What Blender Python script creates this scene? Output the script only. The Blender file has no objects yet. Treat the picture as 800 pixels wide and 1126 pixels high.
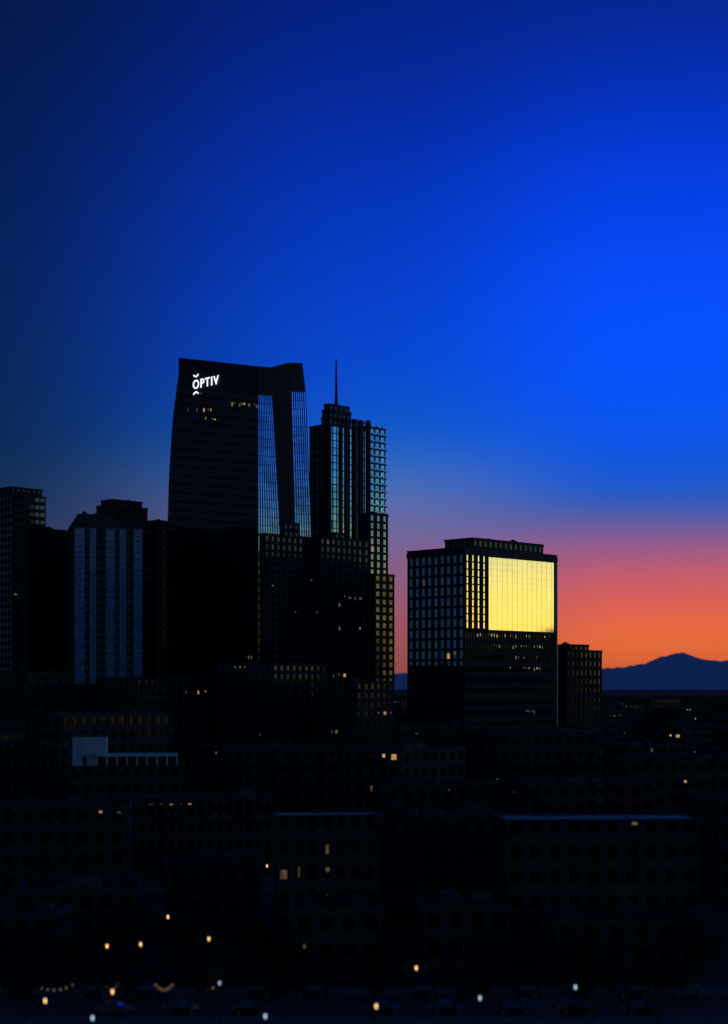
import bpy, math, random
from mathutils import Vector, Matrix
random.seed(7)
R0 = random.Random(11)
scene = bpy.context.scene
H = 40.0           # eye height above street, metres
F = 1750.0
HZ = 755.0
def K(u): return (u-400.0)/F          # bearing (tangent) seen from the survey point
def Zt(y, D): return H+(HZ-y)*D/F     # height for an elevation seen at distance D

# ------------------------------------------------------------------ materials
def lin(c):
    return tuple(((x/255)/12.92 if x/255 <= .04045 else ((x/255+.055)/1.055)**2.4) for x in c)
def newmat(name):
    m = bpy.data.materials.new(name); m.use_nodes = True
    nt = m.node_tree; b = nt.nodes['Principled BSDF']
    return m, nt, b
def surf(name, col, rough=.8, var=.35, scale=.4, metallic=0., bump=.0, spec=.3, bscale=None):
    m, nt, b = newmat(name)
    tc = nt.nodes.new('ShaderNodeTexCoord')
    n = nt.nodes.new('ShaderNodeTexNoise'); n.inputs['Scale'].default_value = scale
    n.inputs['Detail'].default_value = 6; n.inputs['Roughness'].default_value = .65
    nt.links.new(tc.outputs['Object'], n.inputs['Vector'])
    r = nt.nodes.new('ShaderNodeValToRGB')
    r.color_ramp.elements[0].position = .3; r.color_ramp.elements[1].position = .7
    r.color_ramp.elements[0].color = (*[c*(1-var) for c in col], 1)
    r.color_ramp.elements[1].color = (*[min(1, c*(1+var)) for c in col], 1)
    nt.links.new(n.outputs['Fac'], r.inputs['Fac'])
    nt.links.new(r.outputs['Color'], b.inputs['Base Color'])
    b.inputs['Roughness'].default_value = rough; b.inputs['Metallic'].default_value = metallic
    b.inputs['Specular IOR Level'].default_value = spec
    if bump:
        n2 = nt.nodes.new('ShaderNodeTexNoise'); n2.inputs['Scale'].default_value = bscale or scale*4
        nt.links.new(tc.outputs['Object'], n2.inputs['Vector'])
        bp = nt.nodes.new('ShaderNodeBump'); bp.inputs['Strength'].default_value = bump
        bp.inputs['Distance'].default_value = .05
        nt.links.new(n2.outputs['Fac'], bp.inputs['Height']); nt.links.new(bp.outputs['Normal'], b.inputs['Normal'])
    return m
def emis(name, col, s, var=.5, scale=.6):
    m, nt, b = newmat(name)
    b.inputs['Base Color'].default_value = (.05, .05, .05, 1)
    tc = nt.nodes.new('ShaderNodeTexCoord')
    n = nt.nodes.new('ShaderNodeTexNoise'); n.inputs['Scale'].default_value = scale
    nt.links.new(tc.outputs['Object'], n.inputs['Vector'])
    mr = nt.nodes.new('ShaderNodeMapRange')
    mr.inputs['From Min'].default_value = .3; mr.inputs['From Max'].default_value = .7
    mr.inputs['To Min'].default_value = s*(1-var); mr.inputs['To Max'].default_value = s*(1+var)
    nt.links.new(n.outputs['Fac'], mr.inputs['Value'])
    b.inputs['Emission Color'].default_value = (*col, 1)
    nt.links.new(mr.outputs['Result'], b.inputs['Emission Strength'])
    return m
def glass(name, col, rough=.05, dirt=.25):
    return surf(name, col, rough=rough, var=dirt, scale=.12, metallic=1., spec=.5)

M = dict(
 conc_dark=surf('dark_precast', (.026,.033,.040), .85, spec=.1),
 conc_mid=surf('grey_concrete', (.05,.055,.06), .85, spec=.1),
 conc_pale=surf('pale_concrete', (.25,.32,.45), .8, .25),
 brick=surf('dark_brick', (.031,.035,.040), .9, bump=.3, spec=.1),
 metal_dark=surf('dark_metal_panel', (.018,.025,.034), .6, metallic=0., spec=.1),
 metal_lt=surf('light_metal', (.3,.32,.34), .4, metallic=.6),
 glass_black=glass('dark_tinted_glass', (.035,.045,.06), .1),
 glass_low=glass('low_reflectance_glass', (.035,.038,.045), .12, .6),
 glass_dim=glass('grey_tinted_glass', (.065,.072,.085), .08, .5),
 glass_mid=glass('coated_glass', (.18,.25,.32), .06),
 glass_teal=glass('teal_coated_glass', (.24,.44,.54), .06, .4),
 glass_blue=glass('blue_coated_glass', (.11,.24,.58), .06, .4),
 glass_hi=glass('mirror_coated_glass', (.92,.90,.86), .07, .04),
 roof_dark=surf('roof_gravel', (.022,.024,.027), .95, .4, .3, spec=.1),
 roof_lt=surf('white_membrane_roof', (.2,.22,.24), .8, .5, .12),
 white=surf('white_painted_wall', (.36,.42,.5), .7, .25, .3),
 warm=emis('warm_window_light', (1,.58,.22), .4, .6),
 warm_dim=emis('dim_window_light', (1,.6,.28), .09, .8),
 warm_hot=emis('bright_window_light', (1,.65,.3), 1.0, .5),
 cool=emis('cool_window_light', (.75,.9,1), .22, .6),
 sign=emis('sign_light', (.85,.92,1), 1.2, .05),
 asphalt=surf('asphalt', (.03,.034,.038), .95, .3, .15, bump=.3, bscale=6, spec=.1),
 pave=surf('sidewalk_concrete', (.075,.08,.09), .9, .35, .5, spec=.1),
 paint=surf('road_paint', (.08,.082,.086), .9, .6, 1.5, spec=.1),
 bark=surf('bark', (.04,.032,.026), .95, spec=.1),
 leaf=surf('foliage', (.022,.034,.018), .9, .5, .5, spec=.05),
 leaf2=surf('foliage_dark', (.014,.022,.014), .9, .5, .5, spec=.05),
 car_dark=surf('car_paint_dark', (.015,.017,.022), .35, .05, spec=.4),
 car_silver=surf('car_paint_silver', (.07,.075,.08), .45, .05, metallic=.3),
 car_red=surf('car_paint_red', (.05,.01,.01), .4, .05),
 tyre=surf('tyre_rubber', (.015,.015,.015), .9),
 tail=emis('tail_lamp_glow', (1,.03,.02), .05, .1),
 lampw=emis('street_lamp_glow_warm', (1,.55,.2), 2.6, .1),
 lampc=emis('street_lamp_glow_cool', (.5,.75,1), 1.5, .1),
)
# ------------------------------------------------------------------ mesh builder
class MB:
    def __init__(s): s.v=[]; s.f=[]; s.m=[]; s.mats=[]
    def mi(s,k):
        if k not in s.mats: s.mats.append(k)
        return s.mats.index(k)
    def face(s,pts,k):
        b=len(s.v); s.v.extend([tuple(p) for p in pts]); s.f.append(tuple(range(b,b+len(pts)))); s.m.append(s.mi(k))
    def hexa(s,p,k,skip=()):
        b=len(s.v); s.v.extend([tuple(q) for q in p]); i=s.mi(k)
        for n,f in enumerate(((0,3,2,1),(4,5,6,7),(0,1,5,4),(1,2,6,5),(2,3,7,6),(3,0,4,7))):
            if n in skip: continue
            s.f.append(tuple(b+q for q in f)); s.m.append(i)
    def box(s,x0,x1,y0,y1,z0,z1,k):
        s.hexa([(x0,y0,z0),(x1,y0,z0),(x1,y1,z0),(x0,y1,z0),(x0,y0,z1),(x1,y0,z1),(x1,y1,z1),(x0,y1,z1)],k)
    def obox(s,o,tx,ty,x0,x1,y0,y1,z0,z1,k):
        c=[]
        for z in (z0,z1):
            for (x,y) in ((x0,y0),(x1,y0),(x1,y1),(x0,y1)):
                q=o+tx*x+ty*y; c.append((q.x,q.y,z))
        s.hexa(c,k)
    def cyl(s,a,b,ra,rb,k,n=8,cap=True):
        a=Vector(a); b=Vector(b); d=(b-a).normalized()
        t=d.orthogonal().normalized(); w=d.cross(t)
        base=len(s.v); i=s.mi(k)
        for (c,r) in ((a,ra),(b,rb)):
            for j in range(n):
                an=2*math.pi*j/n; s.v.append(tuple(c+(t*math.cos(an)+w*math.sin(an))*r))
        for j in range(n):
            s.f.append((base+j,base+(j+1)%n,base+n+(j+1)%n,base+n+j)); s.m.append(i)
        if cap:
            s.f.append(tuple(base+n+j for j in range(n))); s.m.append(i)
            s.f.append(tuple(base+n-1-j for j in range(n))); s.m.append(i)
    def mesh(s,name):
        me=bpy.data.meshes.new(name); me.from_pydata(s.v,[],s.f)
        for k in s.mats: me.materials.append(M[k])
        me.polygons.foreach_set('material_index',s.m); me.update(); return me
    def obj(s,name,parent=None):
        o=bpy.data.objects.new(name,s.mesh(name)); scene.collection.objects.link(o)
        if parent: o.parent=parent
        return o
def empty(name):
    e=bpy.data.objects.new(name,None); scene.collection.objects.link(e); return e

# ------------------------------------------------------------------ facades
def facade(mb,P,nst,nb,sp=.35,mu=.2,dep=.25,mg='glass_dim',ms='conc_dark',mm=None,lit=0.,
           litm=('warm','warm_dim','warm_dim','cool'),tilt=.012,vs=(0,1),runs=(),rng=R0,merge=1,lh=1.):
    mm=mm or ms; v0,v1=vs; dv=(v1-v0)/nst
    for i in range(nst):
        a=v0+i*dv; b=a+dv
        c=a+dv*sp
        p=[P(0,a,0),P(0,a,dep),P(1,a,dep),P(1,a,0),P(0,c,0),P(0,c,dep),P(1,c,dep),P(1,c,0)]
        mb.hexa([p[1],p[2],p[3],p[0],p[5],p[6],p[7],p[4]],ms,skip=(4,))
        j=0
        while j<nb:
            e=min(nb,j+merge)
            t=[rng.uniform(-tilt,tilt) for _ in range(3)]
            u0=j/nb; u1=e/nb
            mb.face([P(u0,a,t[0]),P(u1,a,t[1]),P(u1,b,t[2]),P(u0,b,t[2]+t[0]-t[1])],mg)
            j=e
        run=0
        for j in range(nb):
            on=False
            if run>0: run-=1; on=rng.random()<.75
            elif rng.random()<lit: on=True; run=rng.choice((0,0,1,2,3))
            for (ri,ua,ub,de) in runs:
                if ri==i and ua<=(j+.5)/nb<=ub and rng.random()<de: on=True
            if on:
                w=1/nb; g=mu*w*.5
                ua=(j)*w+g+rng.choice((0,.2,.35,.45))*w*.6; ub=(j+1)*w-g-rng.choice((0,.2,.3,.4))*w*.5
                hh=dv*(1-sp)
                vb=b-rng.choice((.05,.1,.3))*hh*lh-.02*hh; va=max(c,vb-hh*lh*rng.choice((.9,.6,.4)))
                mb.face([P(ua,va,.03),P(ub,va,.03),P(ub,vb,.03),P(ua,vb,.03)],rng.choice(litm))
    if mu>0:
        nseg=8 if getattr(P,'curved',False) else 1
        for j in range(nb+1):
            ua=max(0,(j-mu/2)/nb); ub=min(1,(j+mu/2)/nb)
            for q in range(nseg):
                a=v0+(v1-v0)*q/nseg; b=v0+(v1-v0)*(q+1)/nseg; d=dep+.04
                mb.hexa([P(ua,a,d),P(ub,a,d),P(ub,a,0),P(ua,a,0),P(ua,b,d),P(ub,b,d),P(ub,b,0),P(ua,b,0)],mm,skip=(4,))
def flatP(p0,t,L,z0,z1):
    n=Vector((t.y,-t.x,0))
    def P(u,v,d):
        q=p0+t*(u*L)+n*d
        return (q.x,q.y,z0+(z1-z0)*v)
    return P
def frame(th):
    c,s=math.cos(th),math.sin(th)
    return Vector((c,s,0)),Vector((-s,c,0))
def solve(Y,uc,ul,ur,th=math.radians(45)):
    c,s=math.cos(th),math.sin(th); X=K(uc)*Y
    r=(K(ur)*Y-X)/(c-K(ur)*s); l=(X-K(ul)*Y)/(s+K(ul)*c)
    return Vector((X,Y,0)),r,l
def roofcap(mb,p0,tR,tL,r,l,z,e=.35,ph=1.1,mw='conc_dark',mr='roof_dark'):
    o=[p0-tR*e-tL*e,p0+tR*(r+e)-tL*e,p0+tR*(r+e)+tL*(l+e),p0-tR*e+tL*(l+e)]
    g=.05
    i=[p0+tR*g+tL*g,p0+tR*(r-g)+tL*g,p0+tR*(r-g)+tL*(l-g),p0+tR*g+tL*(l-g)]
    mb.face([(q.x,q.y,z+.03) for q in i],mr)
    for a in range(4):
        b=(a+1)%4
        mb.hexa([(o[a].x,o[a].y,z-.02),(o[b].x,o[b].y,z-.02),(i[b].x,i[b].y,z-.02),(i[a].x,i[a].y,z-.02),
                 (o[a].x,o[a].y,z+ph),(o[b].x,o[b].y,z+ph),(i[b].x,i[b].y,z+ph),(i[a].x,i[a].y,z+ph)],mw)
def hvac(mb,p0,tR,tL,r,l,z,n,rng=R0,big=1.):
    for _ in range(n):
        w=rng.uniform(1.5,4)*big; d=rng.uniform(1.5,3)*big; h=rng.uniform(1,2.2)*big
        if r<w+2 or l<d+2: continue
        x=rng.uniform(1,r-w-1); y=rng.uniform(1,l-d-1)
        mb.obox(p0,tR,tL,x,x+w,y,y+d,z+.03,z+h,rng.choice(('metal_dark','conc_mid','conc_dark')))
        q=p0+tR*(x+w/2)+tL*(y+d/2)
        mb.cyl((q.x,q.y,z+h),(q.x,q.y,z+h+.4),min(w,d)*.35,min(w,d)*.35,'metal_dark',10)
def block(mb,p0,th,r,l,z0,z1,st=None,sides=None,roof=True,storey=3.8,bay=3.2,cap={},nh=3,rng=R0):
    tR,tL=frame(th); st=dict(st or {}); sides=sides or {}
    cs=[p0,p0+tR*r,p0+tR*r+tL*l,p0+tL*l]; ts=[tR,tL,-tR,-tL]; Ls=[r,l,r,l]
    for k in range(4):
        s=dict(st); s.update(sides.get(k,{}))
        sto=s.pop('storey',storey); by=s.pop('bay',bay)
        nst=max(1,round((z1-z0)/sto)); nb=max(1,round(Ls[k]/by))
        facade(mb,flatP(cs[k],ts[k],Ls[k],z0,z1),nst,nb,rng=rng,**s)
    if roof:
        roofcap(mb,p0,tR,tL,r,l,z1,**cap)
        hvac(mb,p0,tR,tL,r,l,z1,nh,rng)
T45=math.radians(45)

# ------------------------------------------------------------------ sloped glass office tower
def glass_tower():
    root=empty('glass_office_tower'); mb=MB()
    tR,tL=frame(T45); c=s=math.sqrt(.5); Yb=700.
    B=Vector((K(284)*Yb,Yb,0))
    tabs={'A':[(0,184),(100,184),(140,186.5),(166,190.5),(185,197)],
          'C':[(0,310),(112,308),(172,299),(186,297)],
          'D':[(0,327),(112,324.5),(172,320.5),(186,318)],
          'E':[(0,344),(112,342.5),(172,336.5),(186,332.5)]}
    def it(t,z):
        t=tabs[t]
        if z<=t[0][0]: return t[0][1]
        for a,b in zip(t,t[1:]):
            if z<=b[0]: return a[1]+(b[1]-a[1])*(z-a[0])/(b[0]-a[0])
        return t[-1][1]
    def onR(p,k): return p+tR*((k*p.y-p.x)/(c-k*s))
    def corner(n,z):
        if n=='B': return B
        if n=='A':
            k=K(it('A',z)); return B+tL*((B.x-k*B.y)/(s+k*c))
        if n=='C': return onR(B,K(it('C',z)))
        if n=='D': return onR(B-tL*1.2,K(it('D',z)))      # right volume stands 1.2 m proud
        if n=='E': return onR(B-tL*1.2,K(it('E',z)))
        A=corner('A',z); E=corner('E',z); return A+tR*((E-A).dot(tR))
    ty={'A':393,'B':402.5,'C':403.5,'D':398.5,'E':399,'F':398}
    zt={n:Zt(ty[n],corner(n,184).y) for n in 'ABCDEF'}
    zt['F']=zt['E']
    order='ABCDEF'
    def mk(a,b):
        za,zb=zt[a],zt[b]
        def P(u,v,d):
            z=v*(za+(zb-za)*u); A=corner(a,z); Bq=corner(b,z); t=(Bq-A).normalized()
            q=A+(Bq-A)*u+Vector((t.y,-t.x,0))*d
            return (q.x,q.y,z)
        P.curved=True; return P
    vt=.93; nst=44
    def run(y,pa,pb,de):
        v=Zt(y,715)/zt['B']; return (int(v/vt*nst),(pa-190)/91,(pb-190)/91,de)
    runs=[run(458,250,283,.6),run(463,205,232,.5),run(476,214,262,.12),run(487,252,264,.3),
          run(520,225,240,.15),run(548,206,222,.15),run(600,240,262,.15),run(722,268,276,.9)]
    st={'A':dict(nb=36,mg='glass_black',ms='metal_dark',mu=.14,sp=.28,dep=.18,lit=.0015,runs=runs,litm=('warm','warm','warm_dim','warm_dim'),lh=.6),
        'B':dict(nb=9,mg='glass_blue',ms='metal_dark',mu=.26,sp=.05,dep=.12,lit=.0),
        'C':dict(nb=4,mg='metal_dark',ms='metal_dark',mu=.2,sp=.3,dep=.1,lit=.0),
        'D':dict(nb=7,mg='glass_blue',ms='metal_dark',mu=.26,sp=.05,dep=.12,lit=.0),
        'E':dict(nb=14,mg='glass_dim',ms='metal_dark',mu=.2,sp=.3,dep=.18,lit=.01),
        'F':dict(nb=18,mg='glass_dim',ms='metal_dark',mu=.2,sp=.3,dep=.18,lit=.01)}
    for i,a in enumerate(order):
        b=order[(i+1)%6]; P=mk(a,b)
        if a in 'BD':
            vm=vt*26/44
            facade(mb,P,26,vs=(0,vm),**dict(st[a],mg='glass_low',sp=.3))
            facade(mb,P,18,vs=(vm,vt),**st[a])
        else: facade(mb,P,nst,vs=(0,vt),**st[a])
        for q in range(6):
            va=vt+(1-vt)*q/6; vb=vt+(1-vt)*(q+1)/6-.0006
            mb.hexa([P(0,va,.2),P(1,va,.2),P(1,va,-.3),P(0,va,-.3),P(0,vb,.2),P(1,vb,.2),P(1,vb,-.3),P(0,vb,-.3)],'metal_dark')
    for tri in (('A','B','C'),('A','C','F'),('C','D','E'),('C','E','F')):
        mb.face([(*corner(n,zt[n])[:2],zt[n]-1.5) for n in tri],'roof_dark')
    mb.obj('tower_body',root)
    cu=bpy.data.curves.new('lettering','FONT'); cu.body='OPTIV'; cu.size=5.7; cu.extrude=.15; cu.space_character=1.22; cu.offset=.04
    o=bpy.data.objects.new('illuminated_lettering',cu); scene.collection.objects.link(o)
    cu.materials.append(M['sign']); o.parent=root
    n=Vector((-c,-s,0)); u=-tL
    kx=K(213.5); l=(B.x-kx*B.y)/(s+kx*c); pos=B+tL*l+n*.7; pos.z=Zt(428,pos.y)
    o.matrix_world=Matrix(((u.x,0,n.x,pos.x),(u.y,0,n.y,pos.y),(0,1,0,pos.z),(0,0,0,1)))
    mb=MB()
    for sg in (1,-1):
        zc=pos.z+2.0+sg*3.5
        for d in (-1,1):
            a=pos+u*(2.5+d*1.8); b=pos+u*(2.5+d*.12)
            za=zc+sg*.8; w=.42
            mb.hexa([(a.x,a.y,za-w),(b.x,b.y,zc-w),(b.x-.2,b.y-.2,zc-w),(a.x-.2,a.y-.2,za-w),
                     (a.x,a.y,za+w*.6),(b.x,b.y,zc+w*.6),(b.x-.2,b.y-.2,zc+w*.6),(a.x-.2,a.y-.2,za+w*.6)],'sign')
    mb.obj('lettering_accents',root)
glass_tower()

# ------------------------------------------------------------------ residential tower with spire
def spire_tower():
    root=empty('residential_tower_with_spire'); mb=MB()
    tR,tL=frame(T45)
    p,r,l=solve(760,362,341,404)
    zt=Zt(468,760)
    block(mb,p,T45,r,l,0,zt,dict(mg='glass_low',ms='conc_dark',sp=.3,mu=.3,lit=.006,litm=('warm_dim',)),
          {0:dict(mg='glass_teal',ms='metal_dark',sp=.12,mu=.14,lit=0,bay=2.6,dep=.2)},storey=3.5,nh=3)
    for f,zz,w in ((0.0,0,1.6),(.30,0,1.1),(.47,2,2.2),(.66,5,2.0),(.82,5,2.2),(1.0,5.5,1.6)):
        mb.obox(p,tR,tL,r*f-w/2,r*f+w/2,-1.0,.9,0,zt+zz,'metal_dark')
    mb.obox(p,tR,tL,r*.62,r*1.0,-.8,-.4,zt+3.4,zt+4.0,'metal_dark')
    zb=Zt(474,790)
    q=p+tR*(r+.85); l2=l*.8
    k=K(422.5); r2=(k*q.y-q.x)/(math.cos(T45)-k*math.sin(T45))
    block(mb,q,T45,r2,l2,0,zb,dict(mg='glass_teal',ms='conc_dark',sp=.16,mu=.2,lit=0),storey=3.5,nh=1)
    n=round(zb/3.5)
    for i in range(3,n+1):
        z=zb*i/n
        for (a,b) in ((.0,.28),(.36,.64),(.72,1.0)):
            mb.obox(q,tR,tL,r2*a,r2*b,-1.5,-.3,z-.12,z+.1,'conc_mid')
            mb.obox(q,tR,tL,r2*a,r2*b,-1.5,-1.42,z+.1,z+.9,'glass_mid')
        mb.obox(q,tR,tL,r2+.35,r2+1.5,0.5,l2*.35,z-.15,z+.1,'conc_mid')
        mb.obox(q,tR,tL,r2+1.42,r2+1.5,0.5,l2*.35,z+.1,z+1.05,'glass_dim')
        mb.obox(q,tR,tL,r2+.35,r2+1.5,l2*.55,l2*.9,z-.15,z+.1,'conc_mid')
    q3,r3,l3=solve(748,405,396,425.5)
    block(mb,q3,T45,r3,l3,0,Zt(566,748),dict(mg='glass_mid',ms='conc_dark',sp=.3,mu=.5,lit=.004),storey=3.7,bay=4.2,nh=1)
    q4,r4,l4=solve(738,411,402,432.5)
    block(mb,q4,T45,r4,l4,0,Zt(633,738),dict(mg='glass_dim',ms='conc_dark',sp=.42,mu=.42,lit=.006),storey=3.7,bay=4.2,nh=1)
    for (a,b,y0,y1) in ((354,386,468,460),(355,386,460,452),(357,384,452,446)):
        Yp=772; q5,r5,l5=solve(Yp,362,a,b)
        block(mb,q5,T45,r5,l5,Zt(y0,Yp)-1,Zt(y1,Yp),dict(mg='glass_black',ms='metal_dark',sp=.5,mu=.4),storey=3.5,nh=0,cap=dict(mw='metal_dark'))
    m=Vector((K(370)*785,785,0)); z0=Zt(446,785)
    mb.cyl((m.x,m.y,z0-1),(m.x,m.y,z0+6),.9,.7,'metal_dark',10)
    mb.cyl((m.x,m.y,z0+5),(m.x,m.y,z0+15),.65,.5,'metal_dark',10)
    mb.cyl((m.x,m.y,z0+15),(m.x,m.y,Zt(395,785)),.5,.3,'metal_dark',8)
    mb.obj('tower_body',root)
spire_tower()

def simple(name,Y,uc,ul,ur,ytop,th=T45,st=None,sides=None,pent=(),z0=0,nh=3,depth=None,**kw):
    root=empty(name); mb=MB(); p,r,l=solve(Y,uc,ul,ur,th); z=Zt(ytop,Y)
    if depth: l=depth
    block(mb,p,th,r,l,z0,z,st,sides,nh=nh,**kw)
    for (Yp,a,b,c,yt) in pent:
        q,r2,l2=solve(Yp,a,b,c,th)
        if depth: l2=min(l2,depth*.5)
        block(mb,q,th,r2,l2,z-.5,Zt(yt,Yp),dict(mg='glass_black',ms='conc_dark',sp=.6,mu=.5),storey=3.5,nh=1)
    mb.obj('building_body',root); return root
msn=dict(mg='glass_low',ms='conc_dark',sp=.4,mu=.45,dep=.3,lit=.02,litm=('warm_dim','warm_dim','warm_dim','warm_dim','warm'),lh=.8)
dk=dict(mg='glass_low',ms='conc_dark',sp=.45,mu=.45,dep=.3,lit=.006,litm=('warm_dim','warm_dim','warm'),lh=.7)
simple('condominium_building',640,291,286,346,589,st=dict(msn),pent=((652,312,308,329,577),),storey=3.3,bay=3.0)
simple('condominium_building',655,352,346,405,592,st=dict(msn),pent=((668,368,362,380,588),),storey=3.3,bay=3.0)
simple('apartment_building',600,300,240,360,732,st=dict(dk,lit=.01,mg='glass_black'),storey=3.3,bay=3.0)
simple('apartment_building',585,392,350,432,752,st=dict(dk,lit=.01,mg='glass_black'),storey=3.3,bay=3.0)

# ------------------------------------------------------------------ mirror-faced office block (right)
def mirror_block():
    root=empty('mirror_glass_office_building'); mb=MB(); Y=620.
    tR,tL=frame(T45); p,r,l=solve(Y,510,448,610.5); z=Zt(604,Y)
    cs=[p,p+tR*r,p+tR*r+tL*l,p+tL*l]
    k=K(534.5); rm=(k*p.y-p.x)/(math.cos(T45)-k*math.sin(T45)); zl=Zt(694,645)
    facade(mb,flatP(cs[3],-tL,l,0,z-2),22,9,sp=.25,mu=.3,dep=.45,mg='glass_mid',ms='metal_dark',lit=.004)
    facade(mb,flatP(cs[1],tL,l,0,z-2),22,9,sp=.3,mu=.2,dep=.3,mg='glass_dim',ms='metal_dark',lit=.01)
    facade(mb,flatP(cs[2],-tR,r,0,z-2),22,16,sp=.3,mu=.2,dep=.3,mg='glass_dim',ms='metal_dark',lit=.01)
    facade(mb,flatP(p,tR,rm,zl,z-2),10,4,sp=.15,mu=.27,dep=.7,mg='glass_hi',ms='metal_dark',tilt=.006)
    pm=p+tR*rm
    facade(mb,flatP(pm,tR,r-rm,zl,z-2.2),12,14,sp=.012,mu=.008,dep=.02,mg='glass_hi',ms='metal_lt',tilt=.004)
    mb.obox(p,tR,tL,rm-.25,rm+.25,-.8,0,zl,z-2,'metal_dark')
    mb.obox(p,tR,tL,r-.35,r,-.9,0,0,z-2,'metal_lt')
    mb.obox(p,tR,tL,rm+.3,r-.4,-.5,-.1,zl-1.2,zl-.1,'metal_dark')
    def rn(y,a,b,de): return (int(Zt(y,640)/(zl-1.3)*14),a,b,de)
    facade(mb,flatP(p,tR,r,0,zl-1.3),14,34,sp=.5,mu=.3,dep=.35,mg='glass_low',ms='conc_dark',lit=.01,litm=('warm','warm_dim','warm_dim','cool','cool'),lh=.6,
           runs=(rn(700,.1,.95,.4),rn(707,.2,.7,.25),rn(716,.3,.85,.4),rn(724,.4,.8,.35),rn(742,.25,.95,.35)))
    mb.obox(p,tR,tL,-.5,r+.5,-.6,l+.5,z-2,z,'metal_dark')
    roofcap(mb,p,tR,tL,r,l,z+.01,mw='metal_dark')
    q,r2,l2=solve(628,519,489,596)
    block(mb,q,T45,r2,l2,z,Zt(594,628),dict(mg='glass_black',ms='metal_dark',sp=.5,mu=.4),storey=3.6,nh=3,cap=dict(mw='metal_dark'))
    q,r2,l2=solve(634,522,492,552)
    mb.obox(q,tR,tL,0,r2,0,l2,z,Zt(591.5,634),'metal_dark')
    mb.obj('building_body',root)
mirror_block()
simple('office_building',690,622,608,660.5,717,st=dict(dk,lit=.004,mg='glass_black'),pent=((700,625,612,646,711),),nh=4)

# ------------------------------------------------------------------ towers on the left
simple('office_tower',820,14,-40,50,545,st=dict(dk,sp=.5,mu=.1,mg='glass_dim',lit=.004),pent=((835,12,-20,46,537),))
simple('apartment_tower',760,30,22,72,582,st=dict(dk,lit=.002))
def pier_tower():
    root=empty('ribbed_concrete_tower'); mb=MB(); th=math.radians(14); tR,tL=frame(th)
    p,r,l=solve(700,80,68,158,th); z=Zt(578,700)
    block(mb,p,th,r,l,0,z,dict(mg='glass_black',ms='conc_dark',sp=.4,mu=.3,lit=.003,litm=('warm_dim',)),storey=3.6,bay=2.6,nh=3)
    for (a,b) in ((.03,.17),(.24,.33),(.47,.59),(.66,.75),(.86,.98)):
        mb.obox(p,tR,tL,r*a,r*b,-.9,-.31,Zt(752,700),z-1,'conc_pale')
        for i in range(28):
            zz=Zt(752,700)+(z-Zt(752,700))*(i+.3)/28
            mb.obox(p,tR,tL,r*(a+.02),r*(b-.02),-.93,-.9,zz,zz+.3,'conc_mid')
    mb.obox(p,tR,tL,r*.08,r*.62,2,l-2,z,Zt(565,703),'conc_mid')
    mb.obox(p,tR,tL,r*.62,r*.97,2,l-2,z,Zt(572,703),'conc_dark')
    hvac(mb,p+tL*2,tR,tL,r*.55,l-4,Zt(565,703),3)
    mb.obj('tower_body',root)
pier_tower()
simple('apartment_tower',780,120,107,162,557,st=dict(dk,lit=.003),pent=((790,124,112,156,551),))
simple('office_tower',800,172,158,190,574,st=dict(dk,lit=.003))
simple('office_tower',640,-60,-120,-8,600,st=dict(dk,lit=.004))
simple('apartment_building',620,30,-10,78,742,st=dict(dk,lit=.004))
simple('apartment_building',600,150,112,236,748,st=dict(dk,lit=.006))
for (x,y,w,d,h) in ((330,640,26,30,62),(372,690,30,22,72),(420,600,40,30,66),(300,760,22,26,66),(470,700,36,30,76),(365,800,30,30,70)):  # unseen blocks added off to the right for the mirror facade to reflect
    root=empty('office_building'); mb=MB(); block(mb,Vector((x,y,0)),T45,w,d,0,h,dict(dk,lit=.03)); mb.obj('building_body',root)

# ------------------------------------------------------------------ foreground buildings
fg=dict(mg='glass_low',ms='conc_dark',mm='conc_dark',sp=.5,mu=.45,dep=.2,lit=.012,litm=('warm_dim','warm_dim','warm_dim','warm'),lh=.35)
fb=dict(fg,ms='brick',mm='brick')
def low(name,Y,uc,ur,ytop,thd,st,depth=22,**kw):
    return simple(name,Y,uc,uc-5,ur,ytop,th=math.radians(thd),st=st,depth=depth,**kw)
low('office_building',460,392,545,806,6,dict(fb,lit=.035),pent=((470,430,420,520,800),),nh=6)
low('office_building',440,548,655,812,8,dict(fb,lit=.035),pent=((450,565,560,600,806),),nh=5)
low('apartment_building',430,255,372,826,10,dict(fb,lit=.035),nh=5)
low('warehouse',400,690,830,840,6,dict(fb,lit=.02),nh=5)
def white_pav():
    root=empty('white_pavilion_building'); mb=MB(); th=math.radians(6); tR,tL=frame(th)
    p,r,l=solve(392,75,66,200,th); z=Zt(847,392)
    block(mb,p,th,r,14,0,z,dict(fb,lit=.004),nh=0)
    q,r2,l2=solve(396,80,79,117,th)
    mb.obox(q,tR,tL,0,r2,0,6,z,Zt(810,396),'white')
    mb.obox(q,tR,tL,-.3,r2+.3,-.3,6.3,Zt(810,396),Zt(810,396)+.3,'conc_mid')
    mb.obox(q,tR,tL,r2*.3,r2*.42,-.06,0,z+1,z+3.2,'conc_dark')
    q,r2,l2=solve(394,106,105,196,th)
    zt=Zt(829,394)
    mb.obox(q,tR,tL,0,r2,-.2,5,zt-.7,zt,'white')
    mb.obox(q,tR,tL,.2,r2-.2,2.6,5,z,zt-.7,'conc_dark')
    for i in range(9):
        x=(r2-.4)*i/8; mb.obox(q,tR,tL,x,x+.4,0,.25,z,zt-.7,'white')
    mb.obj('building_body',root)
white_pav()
low('long_office_building',246,556,768,903,3,dict(fg,lit=.012),depth=10,cap=dict(mr='roof_lt',ph=.3),nh=0,storey=4,bay=3,sides={0:dict(runs=((4,.5,.75,.6),),litm=('warm_dim',))})
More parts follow.
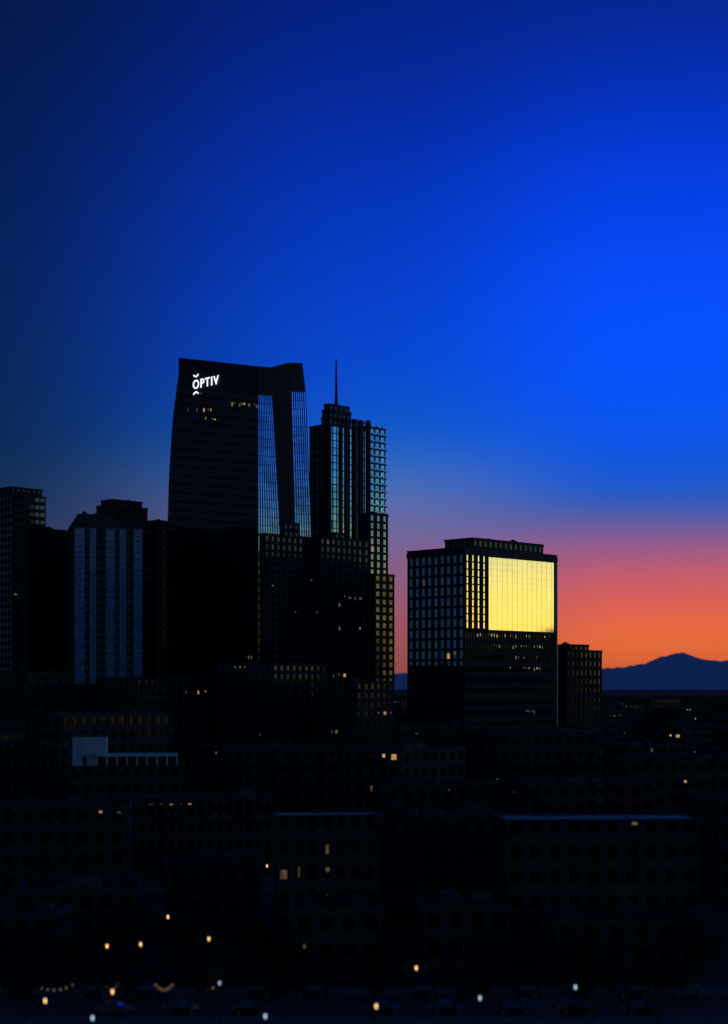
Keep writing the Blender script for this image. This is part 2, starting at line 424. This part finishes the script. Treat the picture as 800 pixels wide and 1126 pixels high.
low('long_office_building',262,420,556,903,2,dict(fb,lit=.01),depth=8,cap=dict(mr='roof_dark'),nh=7,storey=4,bay=3)
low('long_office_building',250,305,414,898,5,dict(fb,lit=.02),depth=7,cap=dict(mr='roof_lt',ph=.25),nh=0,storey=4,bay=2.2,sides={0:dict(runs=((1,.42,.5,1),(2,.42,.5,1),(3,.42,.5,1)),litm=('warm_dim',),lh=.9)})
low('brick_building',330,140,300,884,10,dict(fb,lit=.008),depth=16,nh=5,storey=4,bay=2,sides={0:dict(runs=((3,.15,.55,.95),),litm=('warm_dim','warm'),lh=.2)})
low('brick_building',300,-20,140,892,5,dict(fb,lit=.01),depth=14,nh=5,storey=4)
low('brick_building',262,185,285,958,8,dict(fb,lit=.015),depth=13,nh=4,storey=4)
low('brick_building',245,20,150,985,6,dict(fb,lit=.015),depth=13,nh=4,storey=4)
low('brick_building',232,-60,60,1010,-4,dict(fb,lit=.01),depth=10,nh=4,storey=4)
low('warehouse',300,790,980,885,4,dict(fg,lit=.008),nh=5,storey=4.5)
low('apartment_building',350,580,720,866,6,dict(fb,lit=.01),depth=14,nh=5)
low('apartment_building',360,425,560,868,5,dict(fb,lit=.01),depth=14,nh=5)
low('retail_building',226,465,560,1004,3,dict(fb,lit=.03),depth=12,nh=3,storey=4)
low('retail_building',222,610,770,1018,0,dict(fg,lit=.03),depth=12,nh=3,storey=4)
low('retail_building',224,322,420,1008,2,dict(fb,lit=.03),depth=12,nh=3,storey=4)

# ------------------------------------------------------------------ city fill
variants=[]
rv=random.Random(5)
for i in range(12):
    mb=MB(); w=rv.uniform(22,44); d=rv.uniform(18,34); h=rv.choice((8,11,11,15,15,19,23,27))
    st=dict(rv.choice((fb,fg,dk)),lit=rv.choice((.005,.01,.02)))
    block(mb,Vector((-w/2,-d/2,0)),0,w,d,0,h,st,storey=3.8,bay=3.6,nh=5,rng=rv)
    variants.append((mb.mesh('city_building_mesh'),max(w,d)))
kinds=['office_building','apartment_building','brick_building','warehouse']
heroes=[]
for o in list(scene.objects):
    if o.type=='MESH' and o.parent:
        xs=[v.co.x for v in o.data.vertices]; ys=[v.co.y for v in o.data.vertices]
        if xs: heroes.append((min(xs)-6,max(xs)+6,min(ys)-6,max(ys)+6))
cnt=0
tR,tL=frame(T45)
def clear(x,y,rad):
    return all(not(a-rad<x<b+rad and c-rad<y<d+rad) for a,b,c,d in heroes)
for i in range(-40,60):
    for j in range(-40,60):
        q=tR*(i*52)+tL*(j*46)
        x,y=q.x,q.y+200
        if y<375 or y>1500 or abs(x)>.30*y+60: continue
        x+=rv.uniform(-4,4); y+=rv.uniform(-4,4)
        me,rad=rv.choice(variants)
        if not clear(x,y,rad*.5): continue
        o=bpy.data.objects.new(kinds[cnt%4],me); scene.collection.objects.link(o); cnt+=1
        o.location=(x,y,0); o.rotation_euler=(0,0,T45+rv.choice((0,math.pi/2))); o.scale=(1,1,rv.uniform(.8,1.15))

# ------------------------------------------------------------------ ground, streets
mb=MB()
mb.face([(-60000,-3000,0),(60000,-3000,0),(60000,60000,0),(-60000,60000,0)],'asphalt')
M['ground']=surf('ground_soil', (.022,.026,.028), .95, .5, .02, spec=.05)
mb.mats=['ground']; mb.obj('ground')
def street(name,x0,x1,y0,y1):
    mb=MB(); mb.face([(x0,y0,.004),(x1,y0,.004),(x1,y1,.004),(x0,y1,.004)],'asphalt')
    ym=(y0+y1)/2; x=x0
    while x<x1:
        mb.face([(x,ym-.08,.008),(x+3,ym-.08,.008),(x+3,ym+.08,.008),(x,ym+.08,.008)],'paint'); x+=9
    for yy in (y0+2.4,y1-2.4): mb.face([(x0,yy-.06,.008),(x1,yy-.06,.008),(x1,yy+.06,.008),(x0,yy+.06,.008)],'paint')
    return mb.obj(name)
street('road',-400,400,193,207)
street('road',-500,500,314,328)
def walk(x0,x1,y0,y1):
    mb=MB(); mb.box(x0,x1,y0,y1,-.1,.13,'pave'); mb.obj('sidewalk')
walk(-400,400,207.05,210.5); walk(-400,400,188,192.95); walk(-500,500,310,313.95); walk(-500,500,328.05,332)
mb=MB()
for x in range(8): mb.face([(20+x*1.0,194,.012),(20.5+x*1.0,194,.012),(20.5+x*1.0,206,.012),(20+x*1.0,206,.012)],'paint')
mb.obj('crosswalk')

# ------------------------------------------------------------------ mountains
def mountains():
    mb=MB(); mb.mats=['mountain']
    pts=[(-900,742),(-200,738),(200,744),(430,742),(450,741),(600,738),(660,737),(690,734),(708,731),(722,725),(734,722),(745,718.5),(754,720),(763,724),(778,727),(790,728.5),(800,727),(840,722),(900,730),(1100,735),(1700,742)]
    rr=random.Random(3); D=26000.; n=900; rows=7; V=[]
    xs=[-900+2600*i/n for i in range(n+1)]
    def yy(x):
        for a,b in zip(pts,pts[1:]):
            if x<=b[0]:
                t=(x-a[0])/(b[0]-a[0]); return a[1]+(b[1]-a[1])*t
        return pts[-1][1]
    for r in range(rows):
        f=r/(rows-1)
        for x in xs:
            Dr=D-6000*(1-f); top=Zt(yy(x),D)+20
            nz=math.sin(x*.21+r)*.4+math.sin(x*.53+r*2.1)*.4+math.sin(x*1.31)*.2+rr.uniform(-.3,.3)
            z=(top*(f**1.3))+nz*(13 if r==rows-1 else 60*f)
            V.append((K(x)*D,Dr,max(z,-5) if r else -20))
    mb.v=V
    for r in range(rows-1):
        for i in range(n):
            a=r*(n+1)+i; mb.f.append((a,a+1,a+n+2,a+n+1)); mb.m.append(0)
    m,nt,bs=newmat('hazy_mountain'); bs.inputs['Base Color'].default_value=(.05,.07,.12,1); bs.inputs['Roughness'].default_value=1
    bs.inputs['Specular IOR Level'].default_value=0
    bs.inputs['Emission Color'].default_value=(.06,.22,1,1); bs.inputs['Emission Strength'].default_value=.058   # weak glow painted on to imitate aerial haze over 26 km
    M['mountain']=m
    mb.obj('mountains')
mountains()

# ------------------------------------------------------------------ trees
def leaf_cloud(mb,c,rad,n,size,rng,mats=('leaf','leaf2')):
    for _ in range(n):
        d=Vector((rng.gauss(0,1),rng.gauss(0,1),rng.gauss(0,1))).normalized()*rad*rng.random()**.4
        p=Vector(c)+Vector((d.x,d.y,d.z*.75)); a=Vector((rng.uniform(-1,1),rng.uniform(-1,1),rng.uniform(-1,1))).normalized()
        b=a.orthogonal().normalized(); s=size*rng.uniform(.6,1.4)
        mb.face([p-a*s,p+b*s*.6,p+a*s,p-b*s*.6],rng.choice(mats))
def tree_mesh(seed):
    rng=random.Random(seed); mb=MB(); h=rng.uniform(7,10)
    mb.cyl((0,0,-.1),(.1,0,h*.35),.28,.2,'bark',8); mb.cyl((.1,0,h*.35),(0,.1,h*.75),.2,.07,'bark',8)
    for i in range(9):
        an=i*2.4+rng.random(); z=h*rng.uniform(.33,.7); L=h*rng.uniform(.2,.36)
        e=(math.cos(an)*L,math.sin(an)*L,z+L*rng.uniform(.4,.9))
        mb.cyl((.05,.05,z),e,.1,.03,'bark',6); leaf_cloud(mb,e,h*rng.uniform(.12,.19),110,.2,rng)
    leaf_cloud(mb,(0,0,h*.85),h*.17,140,.2,rng)
    return mb.mesh('tree_mesh')
tm=[tree_mesh(s) for s in (1,2,3,4)]
rt=random.Random(21); k=0
spots=[(x+rt.uniform(-2,2),211.8) for x in range(-60,62,7)]+[(x+rt.uniform(-3,3),333.5) for x in range(-95,96,11)]+[(rt.uniform(-60,-14),rt.uniform(213,232)) for _ in range(16)]+[(x+rt.uniform(-3,3),190.5) for x in range(-52,53,11)]
for x,y in spots:
    if rt.random()<.15: continue
    o=bpy.data.objects.new('street_tree',tm[k%4]); scene.collection.objects.link(o); k+=1
    o.location=(x,y,0); o.rotation_euler=(0,0,rt.uniform(0,6)); s=rt.uniform(.6,1.05); o.scale=(s,s,s)
mb=MB()
for _ in range(1300):
    y=rt.uniform(420,1900); x=rt.uniform(-.3,.3)*y
    h=rt.uniform(5,9); leaf_cloud(mb,(x,y,h*.65),h*.45,26,1.1,rt)
    mb.cyl((x,y,0),(x,y,h*.6),.25,.15,'bark',5,False)
for _ in range(1500):
    y=rt.uniform(1900,5000); x=rt.uniform(-.3,.3)*y; leaf_cloud(mb,(x,y,7),11,14,4,rt)
mb.obj('distant_trees')

# ------------------------------------------------------------------ street lamps
def lamp(px,py,kind='lampw',hh=6.0,watts=5):
    D=(H-hh)*F/(py-HZ); x=K(px)*D
    root=empty('street_lamp'); root.location=(x,D,0); mb=MB()
    mb.cyl((0,0,0),(0,0,.5),.16,.12,'metal_dark',10); mb.cyl((0,0,.5),(0,0,hh-.4),.08,.055,'metal_dark',8)
    mb.cyl((0,0,hh-.4),(0,0,hh-.28),.1,.12,'metal_dark',10); mb.cyl((0,0,hh+.2),(0,0,hh+.35),.2,.05,'metal_dark',10)
    mb.cyl((0,0,hh-.28),(0,0,hh+.2),.08,.11,kind,10); mb.obj('post_and_head',root)
    L=bpy.data.lights.new('lamp_light','POINT'); L.energy=watts; L.shadow_soft_size=.3
    L.color=(1,.65,.35) if kind=='lampw' else (.6,.8,1)
    lo=bpy.data.objects.new('lamp_light',L); scene.collection.objects.link(lo); lo.parent=root; lo.location=(0,0,hh+1.0)
for a in ((50,1100),(413,1106),(457,1064),(120,919),(294,952),(215,975),(230,1032),(155,1038),(118,1040),(185,1008),(124,1090),(788,830),(272,812),(690,998)):
    lamp(*a)
for a in ((292,1117),(527,1097),(632,1085),(102,1119),(242,1080)): lamp(*a,kind='lampc',hh=5.)
root=empty('string_lights'); mb=MB()
for (xa,xb,y) in ((-39.5,-35,191.5),(-32,-29.6,191.5),(-25,-23,191.6),(-19.7,-17.8,191.5)):
    for x in (xa,xb): mb.cyl((x,y,.1),(x,y,4.2),.04,.04,'metal_dark',6)
    nb=7
    for i in range(nb):
        t=i/(nb-1); x=xa+(xb-xa)*t; z=4.1-.6*(1-(2*t-1)**2)
        mb.cyl((x,y,z-.06),(x,y,z+.03),.04,.05,'warm_hot',6)
        if i<nb-1:
            t2=(i+1)/(nb-1); mb.cyl((x,y,z+.05),(xa+(xb-xa)*t2,y,4.15-.6*(1-(2*t2-1)**2)),.012,.012,'metal_dark',4,False)
mb.obj('posts_and_bulbs',root)

# ------------------------------------------------------------------ cars
def car_mesh(paint):
    mb=MB(); W=.9
    prof=[(-2.2,.35),(-2.25,.75),(-2.1,.92),(-1.3,1.0),(1.0,.98),(2.0,.82),(2.22,.6),(2.2,.32)]
    n=len(prof)
    for i in range(n-1):
        a,b=prof[i],prof[i+1]; mb.face([(a[0],-W,a[1]),(a[0],W,a[1]),(b[0],W,b[1]),(b[0],-W,b[1])],paint)
    for s in (-W,W): mb.face([(x,s,z) for x,z in prof],paint)
    mb.face([(-2.2,-W,.34),(2.2,-W,.32),(2.2,W,.32),(-2.2,W,.34)],'tyre')
    mb.hexa([(-1.9,-.82,.95),(1.0,-.82,.96),(1.0,.82,.96),(-1.9,.82,.95),(-1.3,-.64,1.42),(.25,-.64,1.44),(.25,.64,1.44),(-1.3,.64,1.42)],'glass_dim')
    mb.hexa([(-1.35,-.67,1.42),(.3,-.67,1.44),(.3,.67,1.44),(-1.35,.67,1.42),(-1.2,-.6,1.5),(.15,-.6,1.5),(.15,.6,1.5),(-1.2,.6,1.5)],paint)
    for x in (-1.35,1.4):
        for y in (-.92,.72): mb.cyl((x,y,.33),(x,y+.2,.33),.33,.33,'tyre',14); mb.cyl((x,y-.01,.33),(x,y+.21,.33),.18,.18,'metal_lt',10)
    for y in (-.75,.45): mb.box(-2.28,-2.2,y,y+.3,.65,.8,'tail'); mb.box(2.17,2.24,y,y+.3,.6,.72,'metal_lt')
    return mb.mesh('car_mesh')
cm=[car_mesh(p) for p in ('car_dark','car_silver','car_red','car_dark')]
rc=random.Random(9)
for y,rot,xs in ((205.6,math.pi,range(-56,58,7)),(194.4,0,range(-54,58,8)),(198,0,(-8,36))):
    for x in xs:
        if rc.random()<.35: continue
        o=bpy.data.objects.new('parked_car',rc.choice(cm)); scene.collection.objects.link(o)
        o.location=(x+rc.uniform(-.4,.4),y,.01); o.rotation_euler=(0,0,rot+rc.uniform(-.02,.02))

# ------------------------------------------------------------------ sky
w=bpy.data.worlds.new('World'); scene.world=w; w.use_nodes=True; nt=w.node_tree; N=nt.nodes; Lk=nt.links
bg=N['Background']
def math_n(op,a,b=None):
    n=N.new('ShaderNodeMath'); n.operation=op
    for i,v in enumerate((a,b)):
        if v is None: continue
        if isinstance(v,(int,float)): n.inputs[i].default_value=v
        else: Lk.new(v,n.inputs[i])
    return n.outputs[0]
tc=N.new('ShaderNodeTexCoord'); sx=N.new('ShaderNodeSeparateXYZ'); Lk.new(tc.outputs['Generated'],sx.inputs[0])
X,Yy,Z=sx.outputs
hyp=math_n('SQRT',math_n('ADD',math_n('MULTIPLY',X,X),math_n('MULTIPLY',Yy,Yy)))
el=math_n('DIVIDE',Z,math_n('MAXIMUM',hyp,.001))
elraw=el
az=math_n('ARCTAN2',X,Yy)
ns=N.new('ShaderNodeTexNoise'); ns.inputs['Scale'].default_value=5; ns.inputs['Detail'].default_value=3
mp=N.new('ShaderNodeMapping'); mp.inputs['Scale'].default_value=(1,1,3.5); mp.inputs['Rotation'].default_value=(0,math.radians(12),0)
Lk.new(tc.outputs['Generated'],mp.inputs[0]); Lk.new(mp.outputs[0],ns.inputs['Vector'])
wob=math_n('MULTIPLY',math_n('SUBTRACT',ns.outputs['Fac'],.5),.012)
el=math_n('ADD',el,wob)
t=math_n('MULTIPLY',el,2.0)
def ramp(stops,linear=False):
    r=N.new('ShaderNodeValToRGB'); cr=r.color_ramp; Lk.new(t,r.inputs['Fac'])
    if not linear: cr.interpolation='B_SPLINE'
    pts=[]
    for p,c in stops:
        e=p if linear else (HZ-p)/F
        pts.append((max(0,min(1,e*2)),c if linear else lin(c)))
    pts.sort(key=lambda a:a[0])
    cr.elements[0].position=pts[0][0]; cr.elements[0].color=(*pts[0][1],1)
    cr.elements[1].position=pts[-1][0]; cr.elements[1].color=(*pts[-1][1],1)
    for p,c in pts[1:-1]:
        e=cr.elements.new(p); e.color=(*c,1)
    return r.outputs[0]
Lr=ramp([(0,(2,22,68)),(150,(0,26,84)),(300,(2,32,92)),(400,(3,36,90)),(500,(4,38,82)),(560,(15,48,88)),(600,(30,52,90)),(700,(60,50,75)),(755,(50,40,60))])
Mr=ramp([(0,(0,30,125)),(150,(0,42,168)),(300,(0,60,204)),(400,(2,70,208)),(470,(8,84,200)),(510,(40,102,190)),(550,(85,108,172)),(600,(120,100,150)),(650,(140,86,118)),(700,(155,80,88)),(755,(130,70,70))])
Rr=ramp([(0,(0,34,135)),(100,(0,45,180)),(200,(0,58,222)),(330,(0,78,255)),(430,(0,80,250)),(490,(2,84,232)),(530,(14,86,208)),(558,(48,90,180)),(580,(92,90,160)),(603,(145,90,138)),(632,(192,90,108)),(672,(226,98,76)),(702,(234,108,58)),(735,(212,98,55)),(755,(180,80,55))])
Sr=ramp([(0,(1.4,.7,.12)),(.03,(1.5,.94,.15)),(.058,(1.25,.96,.21)),(.083,(.78,.8,.32)),(.11,(.22,.45,.5)),(.135,(.12,.38,.75)),(.18,(.07,.32,.85)),(.28,(.01,.15,.6)),(.42,(0,.05,.3))],True)
Br=ramp([(0,(.024,.078,.135)),(.2,(.018,.07,.14)),(.5,(.01,.05,.13))],True)
def mix(a,b,lo,hi,src=None):
    m=N.new('ShaderNodeMapRange'); m.interpolation_type='SMOOTHSTEP'; m.inputs['From Min'].default_value=lo; m.inputs['From Max'].default_value=hi
    Lk.new(src or az,m.inputs['Value'])
    x=N.new('ShaderNodeMix'); x.data_type='RGBA'; Lk.new(m.outputs[0],x.inputs['Factor']); Lk.new(a,x.inputs[6])
    if isinstance(b,tuple): x.inputs[7].default_value=(*b,1)
    else: Lk.new(b,x.inputs[7])
    return x.outputs[2]
c=mix(Br,Lr,-1.4,-.4); c=mix(c,Mr,-.24,.02); c=mix(c,Rr,.0,.17); c=mix(c,Sr,.45,1.2); c=mix(c,Br,1.8,2.5)
c=mix(c,(.004,.016,.05),.5,1.5,elraw)
sky=N.new('ShaderNodeTexSky'); sky.sky_type='NISHITA'; sky.sun_disc=False
sky.sun_elevation=math.radians(1.0); sky.sun_rotation=math.radians(75)
ad=N.new('ShaderNodeMix'); ad.data_type='RGBA'; ad.blend_type='ADD'; ad.inputs['Factor'].default_value=.003
Lk.new(c,ad.inputs[6]); Lk.new(sky.outputs[0],ad.inputs[7])
Lk.new(ad.outputs[2],bg.inputs['Color']); bg.inputs['Strength'].default_value=1.0
S=bpy.data.lights.new('sun','SUN'); S.energy=.01; S.angle=math.radians(4); S.color=(1,.7,.45); S.specular_factor=0
so=bpy.data.objects.new('sun',S); scene.collection.objects.link(so)
d=Vector((-math.sin(math.radians(75)),-math.cos(math.radians(75)),-math.sin(math.radians(2))))
so.rotation_euler=d.to_track_quat('-Z','Y').to_euler()

# ------------------------------------------------------------------ camera
cd=bpy.data.cameras.new('camera'); cam=bpy.data.objects.new('camera',cd); scene.collection.objects.link(cam)
cam.location=(0,0,H); cam.rotation_euler=(math.radians(90),0,0)
cd.sensor_fit='VERTICAL'; cd.sensor_height=36; cd.lens=36*F/1126; cd.shift_y=(HZ-563)/1126
cd.clip_start=1; cd.clip_end=120000
cd.dof.use_dof=True; cd.dof.focus_distance=560; cd.dof.aperture_fstop=.075
scene.camera=cam
scene.view_settings.view_transform='Standard'; scene.view_settings.look='None'; scene.view_settings.exposure=0
